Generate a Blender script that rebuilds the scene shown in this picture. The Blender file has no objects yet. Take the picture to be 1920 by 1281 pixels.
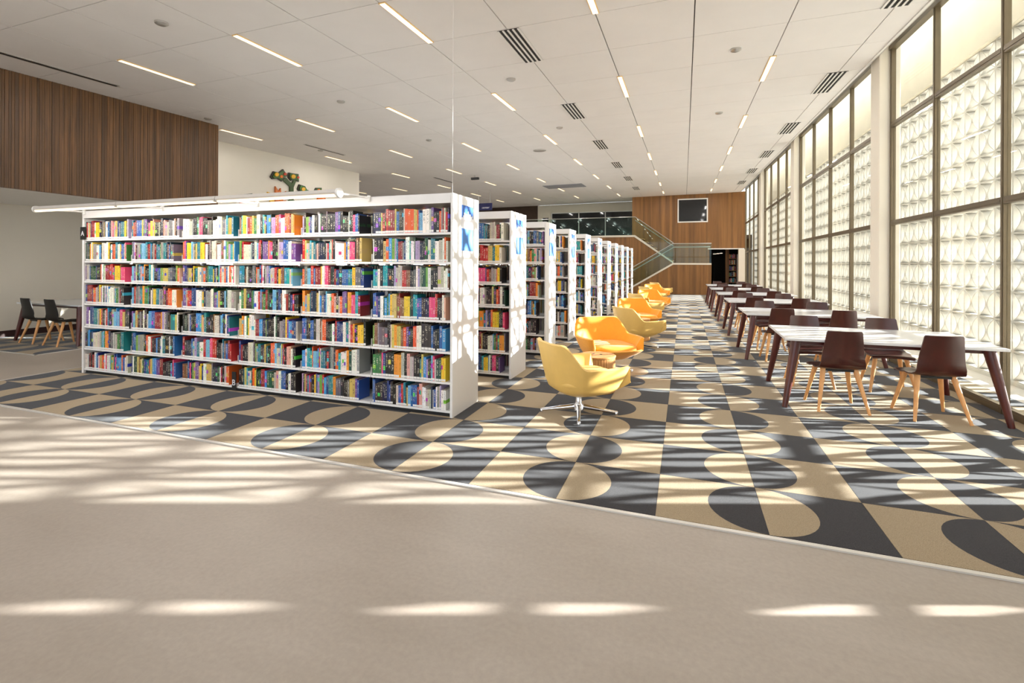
import bpy, bmesh, math, random
import numpy as np
from mathutils import Vector, Matrix, Euler
R_ = math.radians
rng = random.Random(11)
scene = bpy.context.scene
COL = scene.collection

# ---------------------------------------------------------------- camera
TH = math.atan(323 / 910.0)
ST, CT = math.sin(TH), math.cos(TH)
cam_d = bpy.data.cameras.new('camera')
cam_d.sensor_fit = 'HORIZONTAL'; cam_d.sensor_width = 36.0
cam_d.lens = 910.0 * 36.0 / 1920.0
cam_d.shift_y = -145.8 / 1920.0
cam_d.clip_end = 300
cam = bpy.data.objects.new('camera', cam_d); COL.objects.link(cam)
cam.matrix_world = Matrix.Translation((0, 0, 1.5)) @ Euler((R_(90), 0, TH)).to_matrix().to_4x4() @ Matrix.Rotation(R_(0.24), 4, 'Z')
scene.camera = cam

# ---------------------------------------------------------------- light, sky, exposure
world = bpy.data.worlds.new('world'); scene.world = world; world.use_nodes = True
wn = world.node_tree.nodes
wn['Background'].inputs[0].default_value = (0.82, 0.91, 1.0, 1)
wn['Background'].inputs[1].default_value = 2.4
SUN_AZ, SUN_EL = TH, R_(13.0)
sun_v = Vector((math.cos(SUN_EL) * math.cos(SUN_AZ), math.cos(SUN_EL) * math.sin(SUN_AZ), math.sin(SUN_EL)))
sd = bpy.data.lights.new('sun', 'SUN'); sd.energy = 24.0; sd.angle = R_(0.55); sd.color = (1.0, 0.98, 0.95)
so = bpy.data.objects.new('sun', sd); COL.objects.link(so)
so.rotation_euler = (-sun_v).to_track_quat('-Z', 'Y').to_euler(); so.location = (20, 8, 9)
vs = scene.view_settings
vs.view_transform = 'Standard'; vs.look = 'None'; vs.gamma = 1.0; vs.exposure = 0.50; vs.use_curve_mapping = False
LAMP = 11.0         # watts of each ceiling light

# ---------------------------------------------------------------- helpers
def tag(o, label=None, cat=None, group=None, kind=None):
    if label: o['label'] = label
    if cat: o['category'] = cat
    if group: o['group'] = group
    if kind: o['kind'] = kind
    return o

def empty(name, loc=(0, 0, 0), rz=0.0, label=None, cat=None, group=None, kind=None):
    o = bpy.data.objects.new(name, None); COL.objects.link(o)
    o.location = loc; o.rotation_euler = (0, 0, rz); o.empty_display_size = 0.1
    return tag(o, label, cat, group, kind)

def inst(name, me, parent=None, loc=(0, 0, 0), rot=(0, 0, 0), scale=None):
    o = bpy.data.objects.new(name, me); COL.objects.link(o)
    o.parent = parent; o.location = loc; o.rotation_euler = rot
    if scale is not None: o.scale = scale
    return o

class MB:
    def __init__(s): s.v = []; s.f = []; s.m = []; s.cur = 0
    def face(s, pts):
        n = len(s.v); s.v += [tuple(p) for p in pts]; s.f.append(tuple(range(n, n + len(pts)))); s.m.append(s.cur)
    def box(s, x0, y0, z0, x1, y1, z1):
        n = len(s.v)
        s.v += [(x0,y0,z0),(x1,y0,z0),(x1,y1,z0),(x0,y1,z0),(x0,y0,z1),(x1,y0,z1),(x1,y1,z1),(x0,y1,z1)]
        for q in ((0,3,2,1),(4,5,6,7),(0,1,5,4),(1,2,6,5),(2,3,7,6),(3,0,4,7)):
            s.f.append(tuple(n + i for i in q)); s.m.append(s.cur)
        return s
    def hexa(s, P):
        n = len(s.v); s.v += [tuple(p) for p in P]
        for q in ((0,3,2,1),(4,5,6,7),(0,1,5,4),(1,2,6,5),(2,3,7,6),(3,0,4,7)):
            s.f.append(tuple(n + i for i in q)); s.m.append(s.cur)
        return s
    def prism(s, poly, axis, a, b):
        # poly: 2D points; axis 'x': (y,z); 'y': (x,z); 'z': (x,y)
        def P(p, d):
            return (d, p[0], p[1]) if axis == 'x' else (p[0], d, p[1]) if axis == 'y' else (p[0], p[1], d)
        n = len(s.v); k = len(poly)
        s.v += [P(p, a) for p in poly] + [P(p, b) for p in poly]
        s.f.append(tuple(n + i for i in range(k))[::-1]); s.m.append(s.cur)
        s.f.append(tuple(n + k + i for i in range(k))); s.m.append(s.cur)
        for i in range(k):
            j = (i + 1) % k
            s.f.append((n + i, n + j, n + k + j, n + k + i)); s.m.append(s.cur)
        return s
    def tube(s, p0, p1, r0, r1=None, n=10, cap=True, sq=None):
        if r1 is None: r1 = r0
        p0, p1 = Vector(p0), Vector(p1); d = (p1 - p0).normalized()
        a = d.orthogonal().normalized() if abs(d.z) > 0.999 or sq is None else None
        if sq is not None:
            a = (Vector(sq) - d * d.dot(Vector(sq))).normalized()
        elif a is None:
            a = d.cross(Vector((0, 0, 1))).normalized()
        b = d.cross(a)
        base = len(s.v)
        for (p, r) in ((p0, r0), (p1, r1)):
            for i in range(n):
                t = 2 * math.pi * (i + (0.5 if n == 4 else 0)) / n
                s.v.append(tuple(p + a * (r * math.cos(t)) + b * (r * math.sin(t))))
        for i in range(n):
            j = (i + 1) % n
            s.f.append((base + i, base + j, base + n + j, base + n + i)); s.m.append(s.cur)
        if cap:
            s.f.append(tuple(base + i for i in range(n))[::-1]); s.m.append(s.cur)
            s.f.append(tuple(base + n + i for i in range(n))); s.m.append(s.cur)
        return s
    def lathe(s, prof, n=24, c=(0, 0)):
        base = len(s.v); k = len(prof)
        for (r, z) in prof:
            for i in range(n):
                t = 2 * math.pi * i / n
                s.v.append((c[0] + r * math.cos(t), c[1] + r * math.sin(t), z))
        for q in range(k - 1):
            for i in range(n):
                j = (i + 1) % n
                s.f.append((base + q*n + i, base + q*n + j, base + (q+1)*n + j, base + (q+1)*n + i)); s.m.append(s.cur)
        s.f.append(tuple(base + i for i in range(n))[::-1]); s.m.append(s.cur)
        s.f.append(tuple(base + (k-1)*n + i for i in range(n))); s.m.append(s.cur)
        return s
    def grid(s, pts, closed_u=False):
        # pts[j][i]
        base = len(s.v); nj = len(pts); ni = len(pts[0])
        for row in pts: s.v += [tuple(p) for p in row]
        for j in range(nj - 1):
            for i in range(ni if closed_u else ni - 1):
                i2 = (i + 1) % ni
                s.f.append((base + j*ni + i, base + j*ni + i2, base + (j+1)*ni + i2, base + (j+1)*ni + i)); s.m.append(s.cur)
        return s
    def mesh(s, name, mats, smooth=False, bevel=0.0, segs=2, angle=40):
        me = bpy.data.meshes.new(name)
        me.from_pydata(s.v, [], s.f)
        for m in (mats if isinstance(mats, (list, tuple)) else [mats]): me.materials.append(m)
        if isinstance(mats, (list, tuple)) and len(mats) > 1:
            me.polygons.foreach_set('material_index', s.m)
        me.update()
        if bevel > 0:
            bm = bmesh.new(); bm.from_mesh(me)
            bmesh.ops.remove_doubles(bm, verts=bm.verts, dist=1e-5)
            bmesh.ops.recalc_face_normals(bm, faces=bm.faces)
            ed = [e for e in bm.edges if len(e.link_faces) == 2 and e.calc_face_angle(0) > R_(30)]
            bmesh.ops.bevel(bm, geom=ed, offset=bevel, segments=segs, profile=0.5, affect='EDGES', clamp_overlap=True)
            bm.to_mesh(me); bm.free()
        if smooth:
            me.shade_smooth()
            try: me.set_sharp_from_angle(angle=R_(angle))
            except Exception: pass
        return me
    def build(s, name, mats, parent=None, loc=(0, 0, 0), **k):
        return inst(name, s.mesh(name, mats, **k), parent, loc)

def on_x(u, v, X):      # the point of the plane x = X behind a spot of the photograph
    r = (u - 960) / 910.0; dx = -ST + r * CT; dy = CT + r * ST
    zc = X / dx
    return (X, dy * zc, 1.5 + (494.7 + 0.0041 * (u - 960) - v) / 910.0 * zc)

# ---------------------------------------------------------------- materials
def srgb(r, g, b):
    f = lambda c: (c / 255) / 12.92 if c / 255 <= 0.04045 else ((c / 255 + 0.055) / 1.055) ** 2.4
    return (f(r), f(g), f(b), 1.0)

def newmat(name):
    m = bpy.data.materials.new(name); m.use_nodes = True
    nt = m.node_tree; return m, nt, nt.nodes['Principled BSDF']

def setp(p, **k):
    names = {'rough': 'Roughness', 'metal': 'Metallic', 'spec': 'Specular IOR Level', 'sheen': 'Sheen Weight',
             'sheenr': 'Sheen Roughness', 'coat': 'Coat Weight', 'coatr': 'Coat Roughness', 'trans': 'Transmission Weight'}
    for a, b in k.items(): p.inputs[names[a]].default_value = b

def nz(nt, scale, detail=3, rough=0.6, vec=None, dim='3D'):
    n = nt.nodes.new('ShaderNodeTexNoise'); n.inputs['Scale'].default_value = scale
    n.inputs['Detail'].default_value = detail; n.inputs['Roughness'].default_value = rough
    if vec is not None: nt.links.new(vec, n.inputs['Vector'])
    return n

def ramp(nt, fac, stops):
    r = nt.nodes.new('ShaderNodeValToRGB'); e = r.color_ramp.elements
    while len(e) < len(stops): e.new(0.5)
    for i, (p, c) in enumerate(stops): e[i].position = p; e[i].color = c
    nt.links.new(fac, r.inputs[0]); return r

def bump(nt, p, fac, strength, dist=0.01):
    b = nt.nodes.new('ShaderNodeBump'); b.inputs['Strength'].default_value = strength; b.inputs['Distance'].default_value = dist
    nt.links.new(fac, b.inputs['Height']); nt.links.new(b.outputs[0], p.inputs['Normal'])

def objco(nt, scale=(1, 1, 1), gen='Object'):
    t = nt.nodes.new('ShaderNodeTexCoord'); mp = nt.nodes.new('ShaderNodeMapping')
    mp.inputs['Scale'].default_value = scale
    nt.links.new(t.outputs[gen], mp.inputs[0]); return mp.outputs[0]

def geoco(nt, scale=(1, 1, 1)):
    t = nt.nodes.new('ShaderNodeNewGeometry'); mp = nt.nodes.new('ShaderNodeMapping')
    mp.inputs['Scale'].default_value = scale
    nt.links.new(t.outputs['Position'], mp.inputs[0]); return mp.outputs[0]

def plain(name, c, rough=0.5, var=0.05, vscale=4.0, **k):
    m, nt, p = newmat(name); setp(p, rough=rough, **k)
    n = nz(nt, vscale, 4, vec=geoco(nt))
    d = [max(0, x * (1 - var)) for x in c[:3]] + [1]; l = [min(1, x * (1 + var)) for x in c[:3]] + [1]
    r = ramp(nt, n.outputs[0], [(0.3, d), (0.7, l)])
    nt.links.new(r.outputs[0], p.inputs['Base Color'])
    return m

def emit(name, c, s):
    m, nt, p = newmat(name)
    p.inputs['Base Color'].default_value = c
    p.inputs['Emission Color'].default_value = c; p.inputs['Emission Strength'].default_value = s
    return m

def glass(name, tint=(0.95, 0.97, 0.96, 1), refl=0.35, rough=0.0):
    m = bpy.data.materials.new(name); m.use_nodes = True; nt = m.node_tree
    nt.nodes.remove(nt.nodes['Principled BSDF']); out = nt.nodes['Material Output']
    t = nt.nodes.new('ShaderNodeBsdfTransparent'); t.inputs[0].default_value = tint
    g = nt.nodes.new('ShaderNodeBsdfGlossy'); g.inputs['Roughness'].default_value = rough
    lw = nt.nodes.new('ShaderNodeLayerWeight'); lw.inputs[0].default_value = 0.5
    pw = nt.nodes.new('ShaderNodeMath'); pw.operation = 'POWER'; pw.inputs[1].default_value = 4.0; nt.links.new(lw.outputs['Facing'], pw.inputs[0])
    ma = nt.nodes.new('ShaderNodeMath'); ma.operation = 'MULTIPLY_ADD'; ma.inputs[1].default_value = refl; ma.inputs[2].default_value = 0.014; nt.links.new(pw.outputs[0], ma.inputs[0])
    mx = nt.nodes.new('ShaderNodeMixShader')
    nt.links.new(ma.outputs[0], mx.inputs[0]); nt.links.new(t.outputs[0], mx.inputs[1]); nt.links.new(g.outputs[0], mx.inputs[2])
    nt.links.new(mx.outputs[0], out.inputs[0]); return m

def wood(name, dark, light, rough=0.45, gscale=(30, 30, 1.5), rnd=0.0, coord='geo', stripe=None, **k):
    m, nt, p = newmat(name); setp(p, rough=rough, **k)
    v = geoco(nt, gscale) if coord == 'geo' else objco(nt, gscale)
    n = nz(nt, 1.0, 5, 0.65, v)
    r = ramp(nt, n.outputs[0], [(0.25, dark), (0.75, light)])
    c = r.outputs[0]
    if rnd > 0:
        oi = nt.nodes.new('ShaderNodeObjectInfo'); mr = nt.nodes.new('ShaderNodeMapRange')
        mr.inputs['To Min'].default_value = 1 - rnd; mr.inputs['To Max'].default_value = 1 + rnd
        nt.links.new(oi.outputs['Random'], mr.inputs[0])
        mx = nt.nodes.new('ShaderNodeMix'); mx.data_type = 'RGBA'; mx.blend_type = 'MULTIPLY'; mx.inputs[0].default_value = 1
        nt.links.new(c, mx.inputs[6]); nt.links.new(mr.outputs[0], mx.inputs[7]); c = mx.outputs[2]
    if stripe:
        v2 = geoco(nt, stripe); n2 = nt.nodes.new('ShaderNodeTexWhiteNoise'); n2.noise_dimensions = '3D'
        fl = nt.nodes.new('ShaderNodeVectorMath'); fl.operation = 'FLOOR'
        nt.links.new(v2, fl.inputs[0]); nt.links.new(fl.outputs[0], n2.inputs['Vector'])
        mr = nt.nodes.new('ShaderNodeMapRange'); mr.inputs['To Min'].default_value = 0.72; mr.inputs['To Max'].default_value = 1.2
        nt.links.new(n2.outputs['Value'], mr.inputs[0])
        mx = nt.nodes.new('ShaderNodeMix'); mx.data_type = 'RGBA'; mx.blend_type = 'MULTIPLY'; mx.inputs[0].default_value = 1
        nt.links.new(c, mx.inputs[6]); nt.links.new(mr.outputs[0], mx.inputs[7]); c = mx.outputs[2]
    nt.links.new(c, p.inputs['Base Color'])
    bump(nt, p, n.outputs[0], 0.08, 0.002)
    return m

M = {}
M['ceil'] = plain('ceiling_paint', srgb(236, 233, 231), 0.6, 0.02, 1.5)
M['ceil_gap'] = plain('ceiling_void', srgb(70, 66, 62), 0.9)
M['wall'] = plain('wall_paint', srgb(226, 218, 203), 0.6, 0.02, 1.2)
M['white'] = plain('white_paint', srgb(236, 234, 230), 0.45, 0.015, 3)
M['shelf'] = plain('white_steel', srgb(232, 230, 228), 0.32, 0.01, 5)
M['black'] = plain('black_laminate', srgb(22, 21, 22), 0.5)
M['bronze'] = plain('bronze_aluminium', srgb(112, 99, 78), 0.38, 0.05, 8, metal=0.35)
M['block'] = plain('cast_block', srgb(203, 199, 190), 0.75, 0.05, 9)
M['ext'] = plain('exterior_stucco', srgb(222, 213, 193), 0.8, 0.05, 2)
M['pave'] = plain('outdoor_paving', srgb(205, 198, 188), 0.8, 0.06, 2)
M['trimm'] = plain('satin_trim', srgb(214, 210, 204), 0.3, 0.02, 5, metal=0.3)
M['chrome'] = plain('polished_chrome', srgb(225, 225, 228), 0.10, 0.01, 5, metal=1.0)
M['tabletop'] = plain('white_laminate', srgb(216, 216, 218), 0.16, 0.01, 4)
M['legdark'] = wood('maroon_stained_wood', srgb(58, 22, 18), srgb(92, 36, 28), 0.35, (20, 20, 3), coord='obj')
M['ply'] = wood('brown_plywood', srgb(50, 20, 17), srgb(80, 33, 27), 0.28, (6, 6, 3), coord='obj', coat=0.25, coatr=0.2)
M['plyblack'] = wood('black_plywood', srgb(10, 8, 8), srgb(18, 14, 13), 0.55, (6, 6, 3), coord='obj')
M['beech'] = wood('beech_wood', srgb(205, 142, 84), srgb(236, 180, 118), 0.42, (25, 25, 3), coord='obj')
M['drum'] = wood('oak_veneer', srgb(176, 118, 62), srgb(214, 158, 98), 0.4, (40, 40, 2.5), coord='obj')
M['plank'] = wood('walnut_plank', srgb(64, 41, 19), srgb(126, 86, 46), 0.45, (30, 30, 1.2), rnd=0.30)
M['woodfar'] = wood('oak_panelling', srgb(110, 71, 29), srgb(154, 106, 54), 0.5, (9, 9, 0.4), stripe=(9.0, 0.01, 0.01))
M['shellc'] = plain('mustard_leather', srgb(230, 190, 108), 0.45, 0.03, 10)
M['cushc'] = plain('orange_fabric', srgb(236, 158, 30), 0.7, 0.04, 30, sheen=0.2)
M['glass'] = glass('window_glass', (0.96, 0.975, 0.965, 1), 0.12)
M['balu'] = glass('balustrade_glass', (0.82, 0.93, 0.90, 1), 0.25)
M['darkglass'] = plain('dark_glazing', srgb(34, 36, 40), 0.06, 0.05)
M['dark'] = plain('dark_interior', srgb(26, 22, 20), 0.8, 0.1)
M['brown'] = plain('dark_brown_wall', srgb(74, 56, 44), 0.7, 0.08)
M['grey_slat'] = plain('grey_slat_paint', srgb(140, 142, 150), 0.5, 0.03)
M['navy'] = plain('navy_sign', srgb(28, 30, 86), 0.5, 0.02)
M['signblue'] = plain('blue_print', srgb(36, 92, 170), 0.5, 0.02)
M['signmid'] = plain('pale_blue_print', srgb(74, 130, 200), 0.5, 0.1)
M['signwhite'] = plain('white_print', srgb(238, 236, 240), 0.5, 0.01)
M['pages'] = plain('book_pages', srgb(226, 216, 194), 0.8, 0.06, 60)
M['label'] = plain('spine_label', srgb(236, 234, 230), 0.6, 0.03, 40)
M['ventdk'] = plain('vent_dark', srgb(30, 29, 28), 0.7)
M['base'] = plain('dark_baseboard', srgb(52, 22, 18), 0.5, 0.05)
M['red'] = plain('red_panel', srgb(170, 26, 24), 0.5)
M['lamp'] = emit('lamp_lens', (1.0, 0.82, 0.56, 1), 1.15)
M['lamp2'] = emit('bar_lamp_lens', (1.0, 0.82, 0.58, 1), 1.6)
M['lampdim'] = emit('pendant_lens', (1.0, 0.80, 0.62, 1), 4.0)
M['trimw'] = plain('satin_white', srgb(206, 200, 193), 0.4, 0.01, 5)
M['glow_rim'] = plain('glow_tinted_rim', srgb(232, 196, 140), 0.4, 0.02, 10)  # warm tint paints the lens glow onto the light housing
M['steel'] = plain('brushed_steel', srgb(196, 194, 190), 0.3, 0.02, 10, metal=0.8)

# polished concrete
m, nt, p = newmat('polished_concrete'); setp(p, rough=0.42, spec=0.4)
n1 = nz(nt, 0.55, 5, 0.6, geoco(nt, (1, 2.2, 1))); n2 = nz(nt, 40, 3, 0.6, geoco(nt))
r1 = ramp(nt, n1.outputs[0], [(0.3, srgb(158, 147, 135)), (0.55, srgb(170, 160, 149)), (0.75, srgb(180, 171, 160))])
r2 = ramp(nt, n2.outputs[0], [(0.3, (0.93, 0.93, 0.93, 1)), (0.7, (1.04, 1.04, 1.04, 1))])
mx = nt.nodes.new('ShaderNodeMix'); mx.data_type = 'RGBA'; mx.blend_type = 'MULTIPLY'; mx.inputs[0].default_value = 1
nt.links.new(r1.outputs[0], mx.inputs[6]); nt.links.new(r2.outputs[0], mx.inputs[7]); nt.links.new(mx.outputs[2], p.inputs['Base Color'])
rr = ramp(nt, n1.outputs[0], [(0.3, (0.34,) * 3 + (1,)), (0.7, (0.5,) * 3 + (1,))]); nt.links.new(rr.outputs[0], p.inputs['Roughness'])
M['concrete'] = m

def carpet(name, a, b, sh=0.12):
    m, nt, p = newmat(name); setp(p, rough=0.95, spec=0.15, sheen=sh, sheenr=0.35); p.inputs['Sheen Tint'].default_value = (0.9, 0.95, 1.0, 1)
    n = nz(nt, 260, 2, 0.7, geoco(nt)); r = ramp(nt, n.outputs[0], [(0.3, a), (0.72, b)])
    nt.links.new(r.outputs[0], p.inputs['Base Color']); bump(nt, p, n.outputs[0], 0.5, 0.004); return m
M['tan'] = carpet('tan_carpet', srgb(136, 119, 95), srgb(184, 167, 140))
M['char'] = carpet('charcoal_carpet', srgb(34, 32, 34), srgb(72, 69, 71), 0.22)

# book covers: colour from the object (single books) or from a colour attribute (the joined ones)
def bookmat(name, attr):
    m, nt, p = newmat(name); setp(p, rough=0.38)
    L = nt.links.new
    if attr:
        a = nt.nodes.new('ShaderNodeAttribute'); a.attribute_name = 'bookcol'; col, rnd = a.outputs['Color'], a.outputs['Alpha']
    else:
        a = nt.nodes.new('ShaderNodeObjectInfo'); col, rnd = a.outputs['Color'], a.outputs['Alpha']
    uv = nt.nodes.new('ShaderNodeUVMap'); uv.uv_map = 'spine'
    sx = nt.nodes.new('ShaderNodeSeparateXYZ'); L(uv.outputs[0], sx.inputs[0])
    def mth(op, x, y=None, z=None):
        n = nt.nodes.new('ShaderNodeMath'); n.operation = op
        for i, q in enumerate((x, y, z)):
            if q is None: continue
            if isinstance(q, (int, float)): n.inputs[i].default_value = q
            else: L(q, n.inputs[i])
        return n.outputs[0]
    seed = mth('MULTIPLY', rnd, 977.0)
    # lettering: blocks of marks running along the spine
    cb = nt.nodes.new('ShaderNodeCombineXYZ'); L(mth('MULTIPLY', sx.outputs[0], 3.0), cb.inputs[0]); L(mth('MULTIPLY', sx.outputs[1], 38.0), cb.inputs[1]); L(seed, cb.inputs[2])
    n = nz(nt, 1.0, 1, 0.5, cb.outputs[0])
    ink = mth('GREATER_THAN', n.outputs[0], 0.56)
    zone = mth('MULTIPLY', mth('GREATER_THAN', sx.outputs[1], 0.26), mth('LESS_THAN', sx.outputs[1], 0.93))
    mid = mth('LESS_THAN', mth('ABSOLUTE', mth('SUBTRACT', sx.outputs[0], 0.5)), 0.26)
    cb2 = nt.nodes.new('ShaderNodeCombineXYZ'); L(mth('MULTIPLY', sx.outputs[1], 2.2), cb2.inputs[1]); L(mth('ADD', seed, 33.0), cb2.inputs[2])
    gap = mth('GREATER_THAN', nz(nt, 1.0, 0, 0.5, cb2.outputs[0]).outputs[0], 0.43)
    ink = mth('MULTIPLY', mth('MULTIPLY', ink, zone), mth('MULTIPLY', mid, gap))
    wn_ = nt.nodes.new('ShaderNodeTexWhiteNoise'); wn_.noise_dimensions = '1D'; L(seed, wn_.inputs['W'])
    hs = nt.nodes.new('ShaderNodeHueSaturation'); L(mth('FRACT', mth('MULTIPLY', rnd, 7.3)), hs.inputs['Hue']); hs.inputs['Color'].default_value = srgb(200, 120, 60)
    # a band of a second colour on some spines
    band = mth('LESS_THAN', mth('ABSOLUTE', mth('SUBTRACT', sx.outputs[1], mth('MULTIPLY_ADD', rnd, 0.5, 0.3))), 0.09)
    band = mth('MULTIPLY', band, mth('GREATER_THAN', wn_.outputs['Value'], 0.84))
    m1 = nt.nodes.new('ShaderNodeMix'); m1.data_type = 'RGBA'; L(band, m1.inputs[0]); L(col, m1.inputs[6]); L(hs.outputs[0], m1.inputs[7])
    bw = nt.nodes.new('ShaderNodeRGBToBW'); L(col, bw.inputs[0])
    tx = nt.nodes.new('ShaderNodeMix'); tx.data_type = 'RGBA'; L(mth('GREATER_THAN', bw.outputs[0], 0.28), tx.inputs[0])
    tx.inputs[6].default_value = srgb(232, 224, 200); tx.inputs[7].default_value = srgb(46, 40, 44)
    m2 = nt.nodes.new('ShaderNodeMix'); m2.data_type = 'RGBA'; L(mth('MULTIPLY', ink, 0.8), m2.inputs[0]); L(m1.outputs[2], m2.inputs[6]); L(tx.outputs[2], m2.inputs[7])
    L(m2.outputs[2], p.inputs['Base Color'])
    return m
M['book'] = bookmat('book_cover', False)
M['bookstuff'] = bookmat('book_cover_joined', True)

# ================================================================ THE SETTING
YB, YF = -7.0, 31.0        # room ends behind the camera and far away
CS = Matrix.Identity(4)    # the ceiling falls slightly towards the camera
CS.col[0] = Vector((1, 0, 0.0095, 0)); CS.col[1] = Vector((0, 1, 0.032, 0)); CS.col[2] = Vector((1, 0, 0.0095)).cross(Vector((0, 1, 0.032))).to_4d(); CS.col[2][3] = 0.0; CS.col[3] = Vector((0, 0, 4.44, 1))
def cz(x, y): return 4.44 + 0.0095 * x + 0.032 * y

# floor slab
fl = MB().box(-20, YB - 1, -0.15, 3.0, YF + 3, 0.0).build('floor', M['concrete']); tag(fl, kind='structure', label='polished beige concrete floor with sun streaks')
gp = MB().box(3.16, -12, -0.15, 40, 46, -0.03).build('outdoor_ground', M['pave']); tag(gp, 'pale paved ground outside the windows', 'paving', kind='structure')
gb = MB().box(-40, -40, -0.15, 40, YB - 1.02, -0.03).build('outdoor_ground', M['pave']); tag(gb, 'pale paved ground before the added entrance opening', 'paving', kind='structure')

# carpet tiles: 0.607 m squares, each with a half disc of the other colour
T = 0.607; TX0, TY0 = -0.157, 3.003; TZ = 0.007
def tile_mesh(name, right, dark_bg):
    b = MB(); g = 0.0012; n = 20; r = T / 2 - g
    arc = [(r * math.cos(t), r * math.sin(t)) for t in [(-0.5 + i / n) * math.pi for i in range(n + 1)]]   # bulge to +x
    cx = T - g if right else g
    sgn = -1 if right else 1
    A = [(cx + sgn * x, T / 2 + y) for (x, y) in arc]
    b.cur = 1 if dark_bg else 0        # slot 0 charcoal, 1 tan : half disc colour is opposite of the ground
    half = A if sgn > 0 else A[::-1]
    b.face([(x, y, TZ) for x, y in half])
    b.cur = 0 if dark_bg else 1
    if right:
        poly = [(g, g), (T - g, g)] + A[1:-1] + [(T - g, T - g), (g, T - g)]
    else:
        poly = [(T - g, g), (T - g, T - g), (g, T - g)] + A[1:-1][::-1] + [(g, g)]
    b.face([(x, y, TZ) for x, y in poly])
    P = [(g, g), (T - g, g), (T - g, T - g), (g, T - g)]
    for i in range(4):
        q, w = P[i], P[(i + 1) % 4]
        b.face([(q[0], q[1], 0.0), (w[0], w[1], 0.0), (w[0], w[1], TZ), (q[0], q[1], TZ)])
    return b, b.mesh(name, [M['char'], M['tan']])
TM = {(r_, d_): tile_mesh('carpet_tile', r_, d_) for r_ in (True, False) for d_ in (True, False)}
cp = MB().box(-8.07, 2.99, 0.0, 3.0, 27.0, 0.002).build('floor_carpet', M['char']); tag(cp, 'tan and charcoal carpet tiles with half-circle pattern under the bookcases and tables', kind='structure')
tiles = []
for c in range(-13, 6):
    for r in range(0, 39):
        x, y = TX0 + c * T, TY0 + r * T
        zc = -x * ST + (y + 0.3) * CT; xr = x * CT + y * ST
        u = 960 + 910 * xr / zc if zc > 0.3 else -1e4
        hid = (x < -2.4 and y > 4.3)
        vis = (-80 < u < 1990) and not hid
        tiles.append((0 if vis else 1, zc, c, r, x, y))
tiles.sort()
stuff = MB()
def tile_var(c, r): return ((c % 2) == 0, ((c + r) % 2) == 1)
for k, (h_, zc, c, r, x, y) in enumerate(tiles):
    key = tile_var(c, r)
    if k < 300 and not h_:
        inst('carpet_tile', TM[key][1], cp, (x, y, 0.0))
    else:
        b = TM[key][0]; n0 = len(stuff.v)
        stuff.v += [(vx + x, vy + y, vz) for vx, vy, vz in b.v]; stuff.f += [tuple(i + n0 for i in f) for f in b.f]; stuff.m += b.m
st = stuff.build('carpet_tile', [M['char'], M['tan']], cp); tag(st, kind='stuff')
cp2 = MB().box(-12.7, 4.78, 0.0, -9.8, 9.0, 0.002).build('floor_carpet', M['char']); tag(cp2, 'small tan and dark patterned carpet below the low soffit', kind='structure')
for c in range(5):
    for r in range(7):
        key = tile_var(c, r); inst('carpet_tile', TM[key][1], cp2, (-9.8 - (c + 1) * T + 0.0, 4.78 + r * T, 0.0))
t1 = MB().box(-8.09, 2.965, 0, 3.0, 2.995, 0.009).box(-8.095, 2.965, 0, -8.065, 26, 0.009).build('trim_1', M['trimm']); tag(t1, 'thin pale metal strip edging the patterned carpet', kind='structure')
t2 = MB().box(-9.8, 4.76, 0, -9.78, 9, 0.009).box(-12.7, 4.76, 0, -9.78, 4.785, 0.009).build('trim_2', M['trimm']); tag(t2, 'thin pale metal strip edging the small carpet', kind='structure')

# ceiling: slab with panels
ce = MB().box(-20, YB, 0.03, 2.78, YF, 0.12).build('ceiling', M['ceil_gap']); ce.matrix_world = CS; tag(ce, 'sloping white panel ceiling with long dark joints', kind='structure')
PX, PY = 1.168, 1.177
pm = MB().box(0.007, 0.0045, 0.0, PX - 0.007, PY - 0.0045, 0.03).mesh('ceiling_panel', M['ceil'])
px0 = 0.11 - 11 * PX; py0 = 6.03 - 4 * PY
pl_stuff = MB(); npan = 0
cells = []
for i in range(-7, 13):
    for j in range(-7, 26):
        x, y = px0 + i * PX, py0 + j * PY
        if y + PY > YF or x < -20: continue
        vis = y > 2 and x > -11.5 and y < 28.3
        cells.append((0 if vis else 1, y, x))
cells.sort()
for k, (h_, y, x) in enumerate(cells):
    if k < 300 and not h_: inst('ceiling_panel', pm, ce, (x, y, 0))
    else: pl_stuff.box(x + 0.007, y + 0.003, 0, x + PX - 0.007, y + PY - 0.003, 0.03)
# narrow edge strip beside the windows
for j in range(-7, 26):
    y = py0 + j * PY
    pl_stuff.box(px0 + 13 * PX + 0.007, y + 0.003, 0, 2.78, min(y + PY, YF) - 0.003, 0.03)
tag(pl_stuff.build('ceiling_panel', M['ceil'], ce), kind='stuff')

# window-side edge of the ceiling: shade pocket
def slope_box(b, x0, x1, y0, y1, dz0, dz1):
    P = []
    for dz in (dz0, dz1):
        P += [(x0, y0, cz(x0, y0) + dz), (x1, y0, cz(x1, y0) + dz), (x1, y1, cz(x1, y1) + dz), (x0, y1, cz(x0, y1) + dz)]
    b.hexa(P)
b = MB(); slope_box(b, 2.78, 2.81, YB, 28.3, -0.015, 1.5); tag(b.build('trim_3', M['white']), 'white ceiling edge along the tall windows', kind='structure')
b = MB(); slope_box(b, 2.84, 2.86, 4.2, 28.3, 0.02, 0.14); tag(b.build('trim_4', M['steel']), 'thin metal shade track above the tall windows', kind='structure')
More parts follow.
